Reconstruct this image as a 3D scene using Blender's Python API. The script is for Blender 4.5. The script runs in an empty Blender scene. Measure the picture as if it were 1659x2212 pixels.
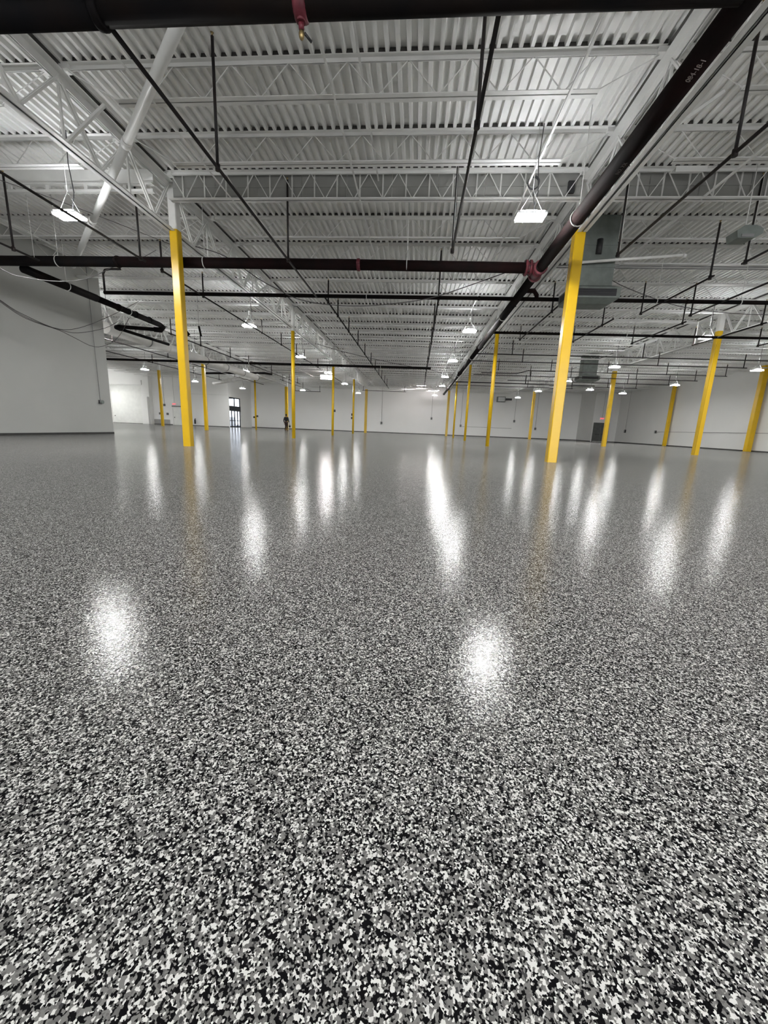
import bpy, math, random
from mathutils import Vector, Matrix
random.seed(7)
S = bpy.context.scene
COL = S.collection

# ------------------------------------------------------------------ camera
# solved from the column grid: lens 13.93 mm on a 36 mm tall frame, 0.80 m above the floor
PITCH, ROLL, YAW, F_PX = math.radians(12.002), math.radians(-2.251), math.radians(-4.238), 855.8
cam = bpy.data.cameras.new('camera')
cam.sensor_fit = 'VERTICAL'; cam.sensor_height = 36.0; cam.lens = F_PX / 2212 * 36.0
cam.clip_start = 0.05; cam.clip_end = 400
cam_o = bpy.data.objects.new('camera', cam); COL.objects.link(cam_o)
cy, sy, cp, sp = math.cos(YAW), math.sin(YAW), math.cos(PITCH), math.sin(PITCH)
fw = Vector((sy * cp, cy * cp, -sp)); rt = Vector((cy, -sy, 0)); dn = fw.cross(rt)
cr, sr = math.cos(ROLL), math.sin(ROLL)
rt2 = rt * cr + dn * sr; dn2 = -rt * sr + dn * cr
Mx = Matrix((rt2, -dn2, -fw)).transposed().to_4x4(); Mx.translation = Vector((0, 0, 0.80))
cam_o.matrix_world = Mx
S.camera = cam_o

# ------------------------------------------------------------------ world / colour / exposure
w = bpy.data.worlds.new('overcast_sky'); S.world = w; w.use_nodes = True
bg = w.node_tree.nodes['Background']; bg.inputs[0].default_value = (0.98, 0.985, 1.0, 1); bg.inputs[1].default_value = 4.8
S.view_settings.view_transform = 'Standard'; S.view_settings.look = 'None'
S.view_settings.gamma = 1.0; S.view_settings.use_curve_mapping = False
S.view_settings.exposure = 0.94
try:
    S.cycles.use_denoising = True; S.cycles.denoiser = 'OPENIMAGEDENOISE'
    S.cycles.max_bounces = 10; S.cycles.diffuse_bounces = 6; S.cycles.glossy_bounces = 4
    S.cycles.sample_clamp_indirect = 6.0; S.cycles.caustics_reflective = False
    S.cycles.use_light_tree = True
except Exception:
    pass
LED_STRENGTH = 165.0      # high-bay panels
UPLIGHT_STRENGTH = 52.0   # glow added on the fixture tops to brighten the deck

# ------------------------------------------------------------------ layout (metres; x right, y away, z up)
XN, XM, XL, XR, XQ, XS = -29.3, -18.22, -7.13, 3.956, 15.05, 28.25
Y0, BAY = 12.08, 10.843
YC = [Y0 + BAY * k for k in range(-1, 6)]          # column lines, YC[1] is the nearest pair in view
JS = BAY / 6.0                                     # joist spacing
ZD = 7.20                                          # underside of the roof deck

# ------------------------------------------------------------------ mesh helpers
class MB:
    def __init__(s): s.v = []; s.f = []; s.smooth = []
    def box(s, x0, x1, y0, y1, z0, z1):
        b = len(s.v)
        s.v += [(x0,y0,z0),(x1,y0,z0),(x1,y1,z0),(x0,y1,z0),(x0,y0,z1),(x1,y0,z1),(x1,y1,z1),(x0,y1,z1)]
        for q in ((0,3,2,1),(4,5,6,7),(0,1,5,4),(1,2,6,5),(2,3,7,6),(3,0,4,7)):
            s.f.append(tuple(b+i for i in q)); s.smooth.append(False)
        return s
    def bar(s, a, c, w, h=None, up=(0,0,1)):
        """square bar from a to c"""
        h = h or w; a = Vector(a); c = Vector(c); d = (c-a).normalized(); u = Vector(up)
        if abs(d.dot(u)) > .98: u = Vector((0,1,0))
        r = d.cross(u).normalized(); u = r.cross(d).normalized(); b = len(s.v)
        for p in (a, c):
            for i, j in ((-1,-1),(1,-1),(1,1),(-1,1)):
                s.v.append(tuple(p + r*i*w/2 + u*j*h/2))
        for q in ((3,2,1,0),(4,5,6,7),(0,1,5,4),(1,2,6,5),(2,3,7,6),(3,0,4,7)):
            s.f.append(tuple(b+i for i in q)); s.smooth.append(False)
        return s
    def tube(s, pts, r, n=10, caps=True):
        pts = [Vector(p) for p in pts]; N = len(pts); rs = r if isinstance(r, (list, tuple)) else [r]*N
        T = []
        for i in range(N):
            d = (pts[min(i+1,N-1)] - pts[max(i-1,0)]); T.append(d.normalized())
        ref = Vector((0,0,1)) if abs(T[0].z) < .9 else Vector((0,1,0))
        u = (ref - T[0]*ref.dot(T[0])).normalized(); base = len(s.v)
        for i in range(N):
            u = (u - T[i]*u.dot(T[i])).normalized(); vv = T[i].cross(u)
            k = 1.0
            if 0 < i < N-1:
                c = (pts[i]-pts[i-1]).normalized().dot(T[i]); k = 1/max(c, .5)
            for j in range(n):
                a = 2*math.pi*j/n
                s.v.append(tuple(pts[i] + (u*math.cos(a) + vv*math.sin(a))*rs[i]*(1 if k == 1 else (k+1)/2)))
        for i in range(N-1):
            for j in range(n):
                a = base+i*n+j; b = base+i*n+(j+1)%n
                s.f.append((a,b,b+n,a+n)); s.smooth.append(True)
        if caps:
            s.f.append(tuple(base+j for j in reversed(range(n)))); s.smooth.append(False)
            s.f.append(tuple(base+(N-1)*n+j for j in range(n))); s.smooth.append(False)
        return s
    def prism(s, poly, y0, y1):
        """polygon in xz pushed along y"""
        n = len(poly); b = len(s.v)
        s.v += [(x,y0,z) for x,z in poly] + [(x,y1,z) for x,z in poly]
        s.f.append(tuple(b+i for i in range(n))); s.f.append(tuple(b+n+i for i in reversed(range(n)))); s.smooth += [False, False]
        for i in range(n):
            j = (i+1) % n; s.f.append((b+i, b+n+i, b+n+j, b+j)); s.smooth.append(False)
        return s
    def ball(s, c, r, n=10, m=6):
        rx, ry, rz = r if isinstance(r, (tuple, list)) else (r, r, r)
        pts = [(c[0], c[1], c[2] - rz + 2*rz*i/m) for i in range(m+1)]
        b = len(s.v)
        for i in range(m+1):
            t = math.pi*i/m
            for j in range(n):
                a = 2*math.pi*j/n
                s.v.append((c[0]+rx*math.sin(t)*math.cos(a)+1e-5*math.cos(a), c[1]+ry*math.sin(t)*math.sin(a)+1e-5*math.sin(a), c[2]-rz*math.cos(t)))
        for i in range(m):
            for j in range(n):
                a = b+i*n+j; q = b+i*n+(j+1)%n
                s.f.append((a,q,q+n,a+n)); s.smooth.append(True)
        return s
    def mesh(s, name, mat):
        me = bpy.data.meshes.new(name); me.from_pydata(s.v, [], s.f)
        me.polygons.foreach_set('use_smooth', s.smooth)
        if mat: me.materials.append(mat)
        me.update(); return me
    def build(s, name, mat, parent=None, loc=None):
        o = bpy.data.objects.new(name, s.mesh(name, mat)); COL.objects.link(o)
        if parent: o.parent = parent
        if loc: o.location = loc
        return o

def empty(name, loc=(0,0,0), rz=0):
    o = bpy.data.objects.new(name, None); o.empty_display_size = .1; o.location = loc; o.rotation_euler = (0,0,rz)
    COL.objects.link(o); return o
def tag(o, label, cat, group=None):
    o['label'] = label; o['category'] = cat
    if group: o['group'] = group
    return o
def struct(o, label=None, cat=None):
    o['kind'] = 'structure'
    if label: o['label'] = label
    if cat: o['category'] = cat
    return o
def inst(name, me, parent, loc=(0,0,0), rot=(0,0,0)):
    o = bpy.data.objects.new(name, me); o.location = loc; o.rotation_euler = rot; o.parent = parent
    COL.objects.link(o); return o
def copy_tree(o, parent=None):
    c = o.copy(); COL.objects.link(c); c.parent = parent
    for ch in list(o.children): copy_tree(ch, c)
    return c
ORD = ['zeroth','first','second','third','fourth','fifth','sixth','seventh','eighth','ninth','tenth','eleventh','twelfth','thirteenth','fourteenth',
       'fifteenth','sixteenth','seventeenth','eighteenth','nineteenth','twentieth','twenty-first','twenty-second','twenty-third','twenty-fourth',
       'twenty-fifth','twenty-sixth','twenty-seventh','twenty-eighth','twenty-ninth','thirtieth','thirty-first']

# ------------------------------------------------------------------ materials
def mat(name, col, rough=.5, metal=0., var=0., scale=3., rough_var=0., col2=None, bump=0., bscale=60., spec=.5):
    m = bpy.data.materials.new(name); m.use_nodes = True; nt = m.node_tree; b = nt.nodes['Principled BSDF']
    b.inputs['Base Color'].default_value = (*col, 1); b.inputs['Roughness'].default_value = rough; b.inputs['Metallic'].default_value = metal
    b.inputs['Specular IOR Level'].default_value = spec
    g = nt.nodes.new('ShaderNodeNewGeometry')
    if var or col2:
        n = nt.nodes.new('ShaderNodeTexNoise'); n.inputs['Scale'].default_value = scale; n.inputs['Detail'].default_value = 5
        nt.links.new(g.outputs['Position'], n.inputs['Vector'])
        r = nt.nodes.new('ShaderNodeValToRGB'); r.color_ramp.elements[0].position = .35; r.color_ramp.elements[1].position = .65
        c0 = col2 if col2 else tuple(c*(1-var) for c in col)
        r.color_ramp.elements[0].color = (*c0, 1); r.color_ramp.elements[1].color = (*col, 1)
        nt.links.new(n.outputs['Fac'], r.inputs['Fac']); nt.links.new(r.outputs['Color'], b.inputs['Base Color'])
    if bump:
        n2 = nt.nodes.new('ShaderNodeTexNoise'); n2.inputs['Scale'].default_value = bscale; n2.inputs['Detail'].default_value = 3
        nt.links.new(g.outputs['Position'], n2.inputs['Vector'])
        bp = nt.nodes.new('ShaderNodeBump'); bp.inputs['Strength'].default_value = bump; bp.inputs['Distance'].default_value = .01
        nt.links.new(n2.outputs['Fac'], bp.inputs['Height']); nt.links.new(bp.outputs['Normal'], b.inputs['Normal'])
    return m
def emit(name, col, st):
    m = bpy.data.materials.new(name); m.use_nodes = True; nt = m.node_tree
    nt.nodes.remove(nt.nodes['Principled BSDF'])
    e = nt.nodes.new('ShaderNodeEmission'); e.inputs[0].default_value = (*col,1); e.inputs[1].default_value = st
    nt.links.new(e.outputs[0], nt.nodes['Material Output'].inputs[0]); return m

M = {}
M['steel'] = mat('white_painted_steel', (.76,.76,.74), .5, var=.08, scale=2.5)
M['deck'] = mat('white_painted_deck', (.86,.86,.84), .55, var=.07, scale=.9)
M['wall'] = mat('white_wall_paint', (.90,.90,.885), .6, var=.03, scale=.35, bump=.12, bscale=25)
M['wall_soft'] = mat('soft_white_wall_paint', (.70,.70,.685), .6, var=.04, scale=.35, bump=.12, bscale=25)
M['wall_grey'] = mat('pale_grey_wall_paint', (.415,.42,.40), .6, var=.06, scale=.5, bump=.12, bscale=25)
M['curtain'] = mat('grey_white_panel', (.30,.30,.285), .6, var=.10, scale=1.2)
M['yellow'] = mat('safety_yellow_paint', (.66,.41,.003), .33, var=.07, scale=2.0, bump=.05, bscale=30)
M['yellow_dark'] = mat('yellow_paint_seam', (.25,.15,.002), .6, var=.1)
M['black'] = mat('black_pipe', (.006,.006,.007), .62, col2=(.011,.008,.007), scale=1.6, spec=.05)
M['brown'] = mat('rusty_brown_pipe', (.016,.008,.008), .78, col2=(.009,.007,.007), scale=2.2, spec=.05)
M['sprig'] = mat('dark_branch_pipe', (.012,.011,.012), .55, col2=(.020,.014,.013), scale=3, spec=.3)
M['red'] = mat('red_fitting', (.16,.022,.035), .5, var=.5, scale=9)
M['galv'] = mat('galvanised_sheet', (.19,.215,.20), .5, metal=.25, var=.25, scale=4)
M['dark'] = mat('dark_metal', (.02,.02,.022), .5)
M['rubber'] = mat('black_rubber_base', (.035,.035,.034), .6, var=.3, scale=6)
M['whitepipe'] = mat('white_pipe', (.80,.80,.78), .4, var=.06, scale=2)
M['duct'] = mat('white_round_duct', (.88,.87,.84), .45, var=.1, scale=1.5)
M['housing'] = mat('light_housing', (.75,.76,.77), .4, var=.05)
M['cable'] = mat('dark_cable', (.05,.045,.045), .6, var=.3)
M['greycable'] = mat('grey_cable', (.22,.22,.22), .55, var=.2)
M['door_grey'] = mat('dark_grey_door', (.085,.09,.085), .5, var=.25, scale=3)
M['door_white'] = mat('white_door', (.88,.89,.86), .5, var=.06, scale=2)
M['frame'] = mat('dark_aluminium', (.018,.022,.032), .4, metal=.3, var=.2)
M['brass'] = mat('brass_head', (.35,.26,.12), .35, metal=.8, var=.2)
M['unpainted'] = mat('unpainted_deck_steel', (.075,.071,.066), .7, var=.3, scale=5)  # shade inside the deck flutes, put into the colour
M['unpainted2'] = mat('thinly_painted_deck_steel', (.16,.155,.145), .7, var=.3, scale=4)  # shade in the gap over the girders, put into the colour
M['chalk'] = mat('chalk_marking', (.45,.38,.36), .9, var=.5, scale=60)
M['chalk_faint'] = mat('faint_chalk_marking', (.12,.10,.095), .9, var=.5, scale=60)
M['asphalt'] = mat('outside_paving', (.13,.13,.135), .9, var=.35, scale=.6)
M['cloth_black'] = mat('black_cloth', (.012,.012,.014), .85, var=.3, scale=9)
M['cloth_brown'] = mat('dark_brown_trousers', (.030,.016,.014), .85, var=.3, scale=9)
M['skin'] = mat('skin', (.30,.16,.10), .55, var=.1, scale=20)
M['hair'] = mat('dark_hair', (.012,.010,.009), .7, var=.3, scale=40)
M['shoe'] = mat('shoe_leather', (.02,.018,.016), .5, var=.2)
M['patch'] = mat('grey_wall_patch', (.36,.36,.35), .6, var=.1, scale=2)
M['led'] = emit('led_panel', (1.0,.995,.98), LED_STRENGTH)
M['up'] = emit('led_top_lens', (.95,.97,1.0), UPLIGHT_STRENGTH)
M['tube'] = emit('fluorescent_tube', (1.0,.92,.92), 42.0)
M['exit'] = emit('exit_red', (1.0,.05,.08), 1.3)
g = bpy.data.materials.new('clear_glass'); g.use_nodes = True
gb = g.node_tree.nodes['Principled BSDF']; gb.inputs['Base Color'].default_value = (.34,.37,.42,1)
gb.inputs['Transmission Weight'].default_value = 1; gb.inputs['Roughness'].default_value = .02; gb.inputs['IOR'].default_value = 1.1
M['glass'] = g

def floor_material():
    m = bpy.data.materials.new('flake_epoxy_floor'); m.use_nodes = True; nt = m.node_tree; L = nt.links.new
    b = nt.nodes['Principled BSDF']; geo = nt.nodes.new('ShaderNodeNewGeometry')
    # slightly warped coordinates so that the chips are ragged
    nz = nt.nodes.new('ShaderNodeTexNoise'); nz.inputs['Scale'].default_value = 270; nz.inputs['Detail'].default_value = 2
    L(geo.outputs['Position'], nz.inputs['Vector'])
    sub = nt.nodes.new('ShaderNodeVectorMath'); sub.operation = 'SUBTRACT'; sub.inputs[1].default_value = (.5,.5,.5); L(nz.outputs['Color'], sub.inputs[0])
    sc = nt.nodes.new('ShaderNodeVectorMath'); sc.operation = 'SCALE'; sc.inputs['Scale'].default_value = .0038; L(sub.outputs[0], sc.inputs[0])
    add = nt.nodes.new('ShaderNodeVectorMath'); add.operation = 'ADD'; L(geo.outputs['Position'], add.inputs[0]); L(sc.outputs[0], add.inputs[1])
    def chips(scale, stops, offs):
        mp = nt.nodes.new('ShaderNodeMapping'); mp.inputs['Location'].default_value = offs; L(add.outputs[0], mp.inputs['Vector'])
        vo = nt.nodes.new('ShaderNodeTexVoronoi'); vo.voronoi_dimensions = '2D'; vo.inputs['Scale'].default_value = scale; L(mp.outputs[0], vo.inputs['Vector'])
        sep = nt.nodes.new('ShaderNodeSeparateColor'); L(vo.outputs['Color'], sep.inputs[0])
        rp = nt.nodes.new('ShaderNodeValToRGB'); rp.color_ramp.interpolation = 'CONSTANT'
        els = rp.color_ramp.elements
        while len(els) < len(stops): els.new(.5)
        for e, (p, c) in zip(els, stops): e.position = p; e.color = (c[0], c[1], c[2], 1)
        L(sep.outputs[0], rp.inputs['Fac']); return rp, sep
    blk = (.004,.004,.005); gry = (.19,.187,.179); gry2 = (.135,.133,.129); wht = (.66,.66,.635); dgr = (.055,.055,.056)
    big, _ = chips(182, [(0,blk),(.36,gry),(.58,gry2),(.74,wht),(.96,dgr)], (3.1,1.7,0))
    sml, s2 = chips(325, [(0,blk),(.38,gry),(.70,wht),(.92,gry2)], (0.4,7.3,0))
    gt = nt.nodes.new('ShaderNodeMath'); gt.operation = 'GREATER_THAN'; gt.inputs[1].default_value = .56; L(s2.outputs[1], gt.inputs[0])
    mx = nt.nodes.new('ShaderNodeMix'); mx.data_type = 'RGBA'; L(gt.outputs[0], mx.inputs['Factor']); L(big.outputs['Color'], mx.inputs['A']); L(sml.outputs['Color'], mx.inputs['B'])
    L(mx.outputs['Result'], b.inputs['Base Color'])
    b.inputs['Roughness'].default_value = .5; b.inputs['Specular IOR Level'].default_value = 0.0
    b.inputs['Coat Weight'].default_value = .47; b.inputs['Coat Roughness'].default_value = .11; b.inputs['Coat IOR'].default_value = 1.5
    n1 = nt.nodes.new('ShaderNodeTexNoise'); n1.inputs['Scale'].default_value = 110; n1.inputs['Detail'].default_value = 3; L(geo.outputs['Position'], n1.inputs['Vector'])
    n2 = nt.nodes.new('ShaderNodeTexNoise'); n2.inputs['Scale'].default_value = 1.1; n2.inputs['Detail'].default_value = 2; L(geo.outputs['Position'], n2.inputs['Vector'])
    b1 = nt.nodes.new('ShaderNodeBump'); b1.inputs['Strength'].default_value = .17; b1.inputs['Distance'].default_value = .004; L(n1.outputs['Fac'], b1.inputs['Height'])
    b2 = nt.nodes.new('ShaderNodeBump'); b2.inputs['Strength'].default_value = .16; b2.inputs['Distance'].default_value = .03; L(n2.outputs['Fac'], b2.inputs['Height']); L(b1.outputs['Normal'], b2.inputs['Normal'])
    L(b2.outputs['Normal'], b.inputs['Coat Normal'])
    return m
M['floor'] = floor_material()

# ================================================================== SETTING
struct(MB().box(-46.5, 29, -16.5, 67, -.2, 0).build('floor', M['floor']), 'glossy black, white and grey flake epoxy floor', 'floor')
struct(MB().box(-120, 80, -90, 140, -.35, -.205).build('trim_1', M['asphalt']), 'pale paving outside the building', 'paving')

struct(MB().box(-32, -28.06, 58.4, 64, 4.40, 4.6).build('trim_7', M['dark']), 'dark canopy outside the glass entrance', 'canopy')

struct(MB().box(-66, -60, 50, 130, -.2, 2.3).build('trim_8', M['patch']), 'low grey wall outside beyond the entrance paving', 'wall')

# roof: slab with fluted deck sheets hung under it
roof = struct(MB().box(-46.5, 29, -16.5, 67, ZD+.095, ZD+.3).build('ceiling', M['deck']), 'white fluted steel roof deck', 'ceiling')
PITCH_F, NF = .19, 6
def deck_sheet(length):
    mb = MB(); prof = []
    for k in range(NF):
        x = k*PITCH_F
        prof += [(x,0),(x+.062,0),(x+.076,.088),(x+.176,.088)]
    prof.append((NF*PITCH_F, 0)); prof.append((NF*PITCH_F+.02, -.004))
    b = 0
    for x, z in prof: mb.v += [(x,0,z),(x,length,z)]
    for i in range(len(prof)-1):
        mb.f.append((2*i, 2*i+1, 2*i+3, 2*i+2)); mb.smooth.append(False)
    return mb.mesh('deck_sheet', M['deck'])
LEN = 20.85
ds = deck_sheet(LEN)
nx = int((29+41)/(PITCH_F*NF))+1
for r in range(4):
    for i in range(nx):
        inst('deck_sheet', ds, roof, (-41 + i*PITCH_F*NF, -16.4 + r*LEN, ZD))

def wall(name, boxes, label, mt='wall'):
    mb = MB()
    for b in boxes: mb.box(*b)
    return struct(mb.build(name, M[mt]), label, 'wall')
ZT = ZD + .06
wall('wall_far', [(-27.8, 25.2, 66.3, 66.6, 0, ZT)], 'long white far wall')
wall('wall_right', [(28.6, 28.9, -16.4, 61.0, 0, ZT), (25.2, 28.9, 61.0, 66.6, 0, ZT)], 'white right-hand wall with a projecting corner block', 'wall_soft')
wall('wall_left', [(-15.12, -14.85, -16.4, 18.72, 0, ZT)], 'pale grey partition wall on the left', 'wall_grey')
wall('wall_rear', [(-15.1, 28.9, -12.3, -12.0, 5.9, ZT), (-15.1, -14.0, -12.3, -12.0, 0, 5.9), (27.5, 28.9, -12.3, -12.0, 0, 5.9), (6.2, 6.8, -12.3, -12.0, 0, 5.9)], 'white front wall with wide open dock doors behind the camera')
wall('wall_back', [(-39.4, -27.8, 58.0, 58.3, 0, ZT),], 'white wall of the far left corner')
wall('wall_corner', [(-46.4, -45.4, 57.3, 57.6, 0, ZT), (-45.4, -40.6, 57.3, 57.6, 5.42, ZT), (-40.6, -39.4, 57.3, 58.3, 0, ZT)], 'white wall around the roll-up door')
wall('wall_side', [(-46.5, -46.2, 18.5, 57.6, 0, ZT), (-46.2, -15.1, 18.42, 18.72, 0, ZT)], 'white wall of the side bay')
SFX, SF0, SF1, SFH = -27.8, 58.3, 62.15, 4.36
wall('wall_entrance', [(SFX-.25, SFX, SF0-.0, SF0+.02, 0, ZT), (SFX-.25, SFX, SF1, 66.6, 0, ZT), (SFX-.25, SFX, SF0, SF1, SFH, ZT)], 'white wall around the glass entrance')
def base(name, boxes):
    mb = MB()
    for b in boxes: mb.box(*b)
    struct(mb.build(name, M['rubber']), None)
base('baseboard_left', [(-14.85, -14.838, -16.4, 18.72, 0, .085), (-15.12, -14.838, 18.72, 18.732, 0, .085)])
base('baseboard_far', [(-27.8, 25.2, 66.286, 66.3, 0, .10)])
base('baseboard_right', [(28.588, 28.6, -16.4, 60.99, 0, .10), (25.19, 25.2, 60.99, 66.29, 0, .10), (27.62, 28.6, 60.985, 61.0, 0, .10)])
base('baseboard_back', [(-34.8, -27.8, 57.985, 58.0, 0, .09), (-39.4, -36.5, 57.985, 58.0, 0, .09), (-45.4, -40.6, 57.28, 57.3, 0, .05)])
# trims: faint panel seams, lintel, pier, patches
struct(MB().box(-46.2, -40.4, 57.12, 57.3, 5.55, 6.2).build('trim_2', M['wall']), 'white lintel beam over the roll-up door', 'trim')
struct(MB().box(-40.45, -39.5, 56.9, 57.3, 0, 3.9).build('trim_3', M['wall']), 'white pier beside the roll-up door', 'trim')
struct(MB().box(-39.35, -36.9, 57.97, 58.0, .09, .75).build('trim_4', M['patch']), 'grey unpainted strip low on the back wall', 'trim')
struct(MB().box(-34.6, -27.8, 57.975, 58.0, 4.55, 4.60).build('trim_5', M['steel']), 'thin ledge line across the back wall', 'trim')
struct(MB().box(SFX, SFX+.04, SF0, SF1, SFH+.02, 5.55).build('trim_6', M['wall']), 'white header panel above the entrance', 'trim')

# roll-up door: sections one by one
rd = struct(empty('door_1', (-43.0, 57.42, 0)), 'white sectional roll-up door in the far left corner', 'door')
pm = MB().box(-2.38, 2.38, -.03, .03, .004, .536).mesh('panel', M['door_white'])
for k in range(10): inst('panel', pm, rd, (0, 0, .54*k))
MB().box(-2.4, 2.4, .03, .05, 0, 5.42).build('backing', M['door_white'], rd)
h = MB().box(-2.1, -2.0, -.07, -.03, .98, 1.1).build('handle', M['dark'], rd)
# exit door left
d2 = struct(empty('door_2', (-35.65, 58.0, 0)), 'light grey exit door in the back wall', 'door')
MB().box(-.62, .62, -.03, .02, .02, 2.55).build('leaf', M['door_white'], d2)
MB().box(-.74, -.62, -.05, .02, 0, 2.67).box(.62, .74, -.05, .02, 0, 2.67).box(-.74, .74, -.06, .02, 2.55, 2.67).build('door_frame', M['steel'], d2)
MB().box(-.78, .78, -.12, .0, 2.67, 2.76).build('drip_rail', M['dark'], d2)
MB().box(-.52, -.42, -.09, -.03, 1.05, 1.17).build('handle', M['dark'], d2)
# dark double door right
d3 = struct(empty('door_3', (26.45, 61.0, 0)), 'dark grey double door in the right corner block', 'door')
for sx in (-1, 1):
    lf = MB().box(min(.012*sx, 1.0*sx), max(.012*sx, 1.0*sx), -.04, .02, .05, 2.6).build('leaf', M['door_grey'], d3)
    MB().box(min(.1*sx, .75*sx), max(.1*sx, .75*sx), -.09, -.06, 1.0, 1.06).build('panic_bar', M['dark'], lf)
MB().box(-1.09, -1.0, -.07, .02, 0, 2.70).box(1.0, 1.09, -.07, .02, 0, 2.70).box(-1.09, 1.09, -.07, .02, 2.6, 2.70).build('door_frame', M['door_grey'], d3)
MB().box(-1.0, 1.0, -.06, .0, .0, .05).build('threshold', M['steel'], d3)
tag(MB().box(27.15, 27.32, 60.72, 60.90, 0.9, 2.2).build('wall_cabinet', M['dark']), 'black narrow cabinet standing out beside the dark double door', 'cabinet')

# glass entrance
e = struct(empty('door_4', (SFX-.12, (SF0+SF1)/2, 0)), 'dark framed glass entrance with daylight behind', 'door')
hw = (SF1-SF0)/2; fr = M['frame']
for y in (-hw+.06, hw-.06, -.02, -hw*.52, hw*.5):
    wd = .06 if abs(y) > hw-.1 else .075
    MB().box(-.06, .06, y-wd, y+wd, 0, SFH if abs(abs(y)-hw*.51) > .1 else 2.42).build('mullion', fr, e)
MB().box(-.06, .06, -hw, hw, SFH-.13, SFH).build('head_rail', fr, e)
MB().box(-.12, .12, -hw, hw, 2.38, 3.12).build('operator_housing', fr, e)
MB().box(-.06, .06, -hw, hw, 0, .16).build('bottom_rail', fr, e)
for y0, y1 in ((-hw+.12, -.1), (.06, hw-.12)):
    MB().box(-.012, .012, y0, y1, 3.12, SFH-.13).build('transom_pane', M['glass'], e)
for k, (y0, y1) in enumerate(((-hw+.12, -hw*.52-.07), (-hw*.52+.07, -.1), (.06, hw*.5-.07), (hw*.5+.07, hw-.12))):
    p = MB().box(-.012, .012, y0, y1, .16, 2.38).build('door_pane', M['glass'], e)
    MB().box(-.03, .03, y0, y1, .92, 1.02).build('push_rail', fr, p)

# ================================================================== COLUMNS
def column(x, y, w, ytop, label, kind='box', name='steel_column', extra=None):
    r = tag(empty(name, (x, y, 0)), label, 'column', 'yellow and white steel columns')
    if kind == 'box':
        c = .018
        oct_ = [(-w/2+c,-w/2),(w/2-c,-w/2),(w/2,-w/2+c),(w/2,w/2-c),(w/2-c,w/2),(-w/2+c,w/2),(-w/2,w/2-c),(-w/2,-w/2+c)]
        def shaft(z0, z1, s=1.0):
            mb = MB(); n = 8
            mb.v = [(a*s, b*s, z0) for a, b in oct_] + [(a*s, b*s, z1) for a, b in oct_]
            for i in range(n): mb.f.append((i, (i+1)%n, n+(i+1)%n, n+i)); mb.smooth.append(False)
            mb.f.append(tuple(range(n-1,-1,-1))); mb.f.append(tuple(range(n,2*n))); mb.smooth += [False, False]
            return mb
        shaft(.0, ytop).build('yellow_shaft', M['yellow'], r)
        shaft(ytop+.001, ZD-.08, .97).build('upper_shaft', M['steel'], r)
    elif kind == 'h':
        mb = MB().box(-w/2, w/2, -w/2, -w/2+.02, 0, ytop).box(-w/2, w/2, w/2-.02, w/2, 0, ytop).box(-.012, .012, -w/2+.02, w/2-.02, 0, ytop)
        mb.build('yellow_shaft', M['yellow'], r)
        MB().box(-w/2, w/2, -w/2, -w/2+.02, ytop, ZD-.08).box(-w/2, w/2, w/2-.02, w/2, ytop, ZD-.08).box(-.012, .012, -w/2+.02, w/2-.02, ytop, ZD-.08).build('upper_shaft', M['steel'], r)
    else:
        MB().tube([(0,0,0),(0,0,ytop)], w/2, 18).build('yellow_shaft', M['yellow'], r)
        MB().tube([(0,0,ytop+.001),(0,0,ZD-.08)], w/2*.97, 18).build('upper_shaft', M['steel'], r)
    MB().box(-w*.62, w*.62, -w*.62, w*.62, ZD-.08, ZD-.06).build('cap_plate', M['steel'], r)
    return r
C1, C2, C3, C4, C5 = YC[1], YC[2], YC[3], YC[4], YC[5]
ROWN = {XL: 'left-centre row', XR: 'right-centre row', XQ: 'right row', XM: 'far-left row'}
column(XL, C1, .235, 6.02, 'nearest square yellow column on the left, wide face bright, side dark')
column(XL, C2, .20, 5.81, 'round yellow pipe column, second in the left-centre row', 'round')
l2 = column(XL, C3, .20, 5.68, 'round yellow column, third in left-centre row, small box on right side', 'round')
MB().box(.10, .22, -.07, .07, 1.93, 2.12).build('switch_box', M['dark'], l2)
l3 = column(XL, C4, .21, 5.81, 'round yellow column, fourth in left-centre row, two small boxes on left side', 'round')
MB().box(-.22, -.10, -.07, .07, 1.95, 2.2).build('switch_box', M['dark'], l3); MB().box(-.24, -.10, -.07, .07, 1.6, 1.82).build('switch_box', M['dark'], l3)
column(XL, C5, .33, 5.78, 'square dark-yellow column, last of the left-centre row near far wall')
column(XR, C1, .27, 6.03, 'nearest square yellow column on the right, in front of the grey duct')
column(XR, C2, .20, 6.02, 'round yellow pipe column, second in the right-centre row', 'round')
column(XR, C3, .19, 5.98, 'round yellow column, third in the right-centre row', 'round')
column(XR, C4, .19, 5.98, 'round ochre column, fourth in the right-centre row', 'round')
column(XR, C5, .30, 6.20, 'square ochre column, last of the right-centre row near far wall')
q1 = column(XQ-.03, C2, .25, 6.24, 'square yellow column of the right row with dark seam line down front')
MB().box(-.115, -.098, -.1275, -.124, .0, 5.6).build('seam', M['yellow_dark'], q1)
column(XQ, C3, .28, 5.77, 'square ochre column of the right row in front of dark double door')
column(XQ, C4, .28, 5.9, 'square ochre column of the right row hidden behind nearest right column')
column(XQ, C5, .31, 6.17, 'dull ochre column of the right row standing close to the far wall')
column(XS, 36.77, .40, 7.0, 'wide ochre column against right wall at the right picture edge', 'box')
column(XS, 48.45, .31, 6.6, 'ochre column against right wall, left of the wall-edge column', 'box')
column(XM, C3, .25, 5.55, 'square yellow column in far-left bay below white round duct')
m3 = column(XM, C4, .20, 5.50, 'thin yellow column right of the glass entrance with two small boxes', 'round')
MB().box(-.26, -.1, -.07, .07, 1.3, 1.5).build('switch_box', M['dark'], m3); MB().box(.1, .26, -.07, .07, 1.42, 1.62).build('switch_box', M['dark'], m3)
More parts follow.
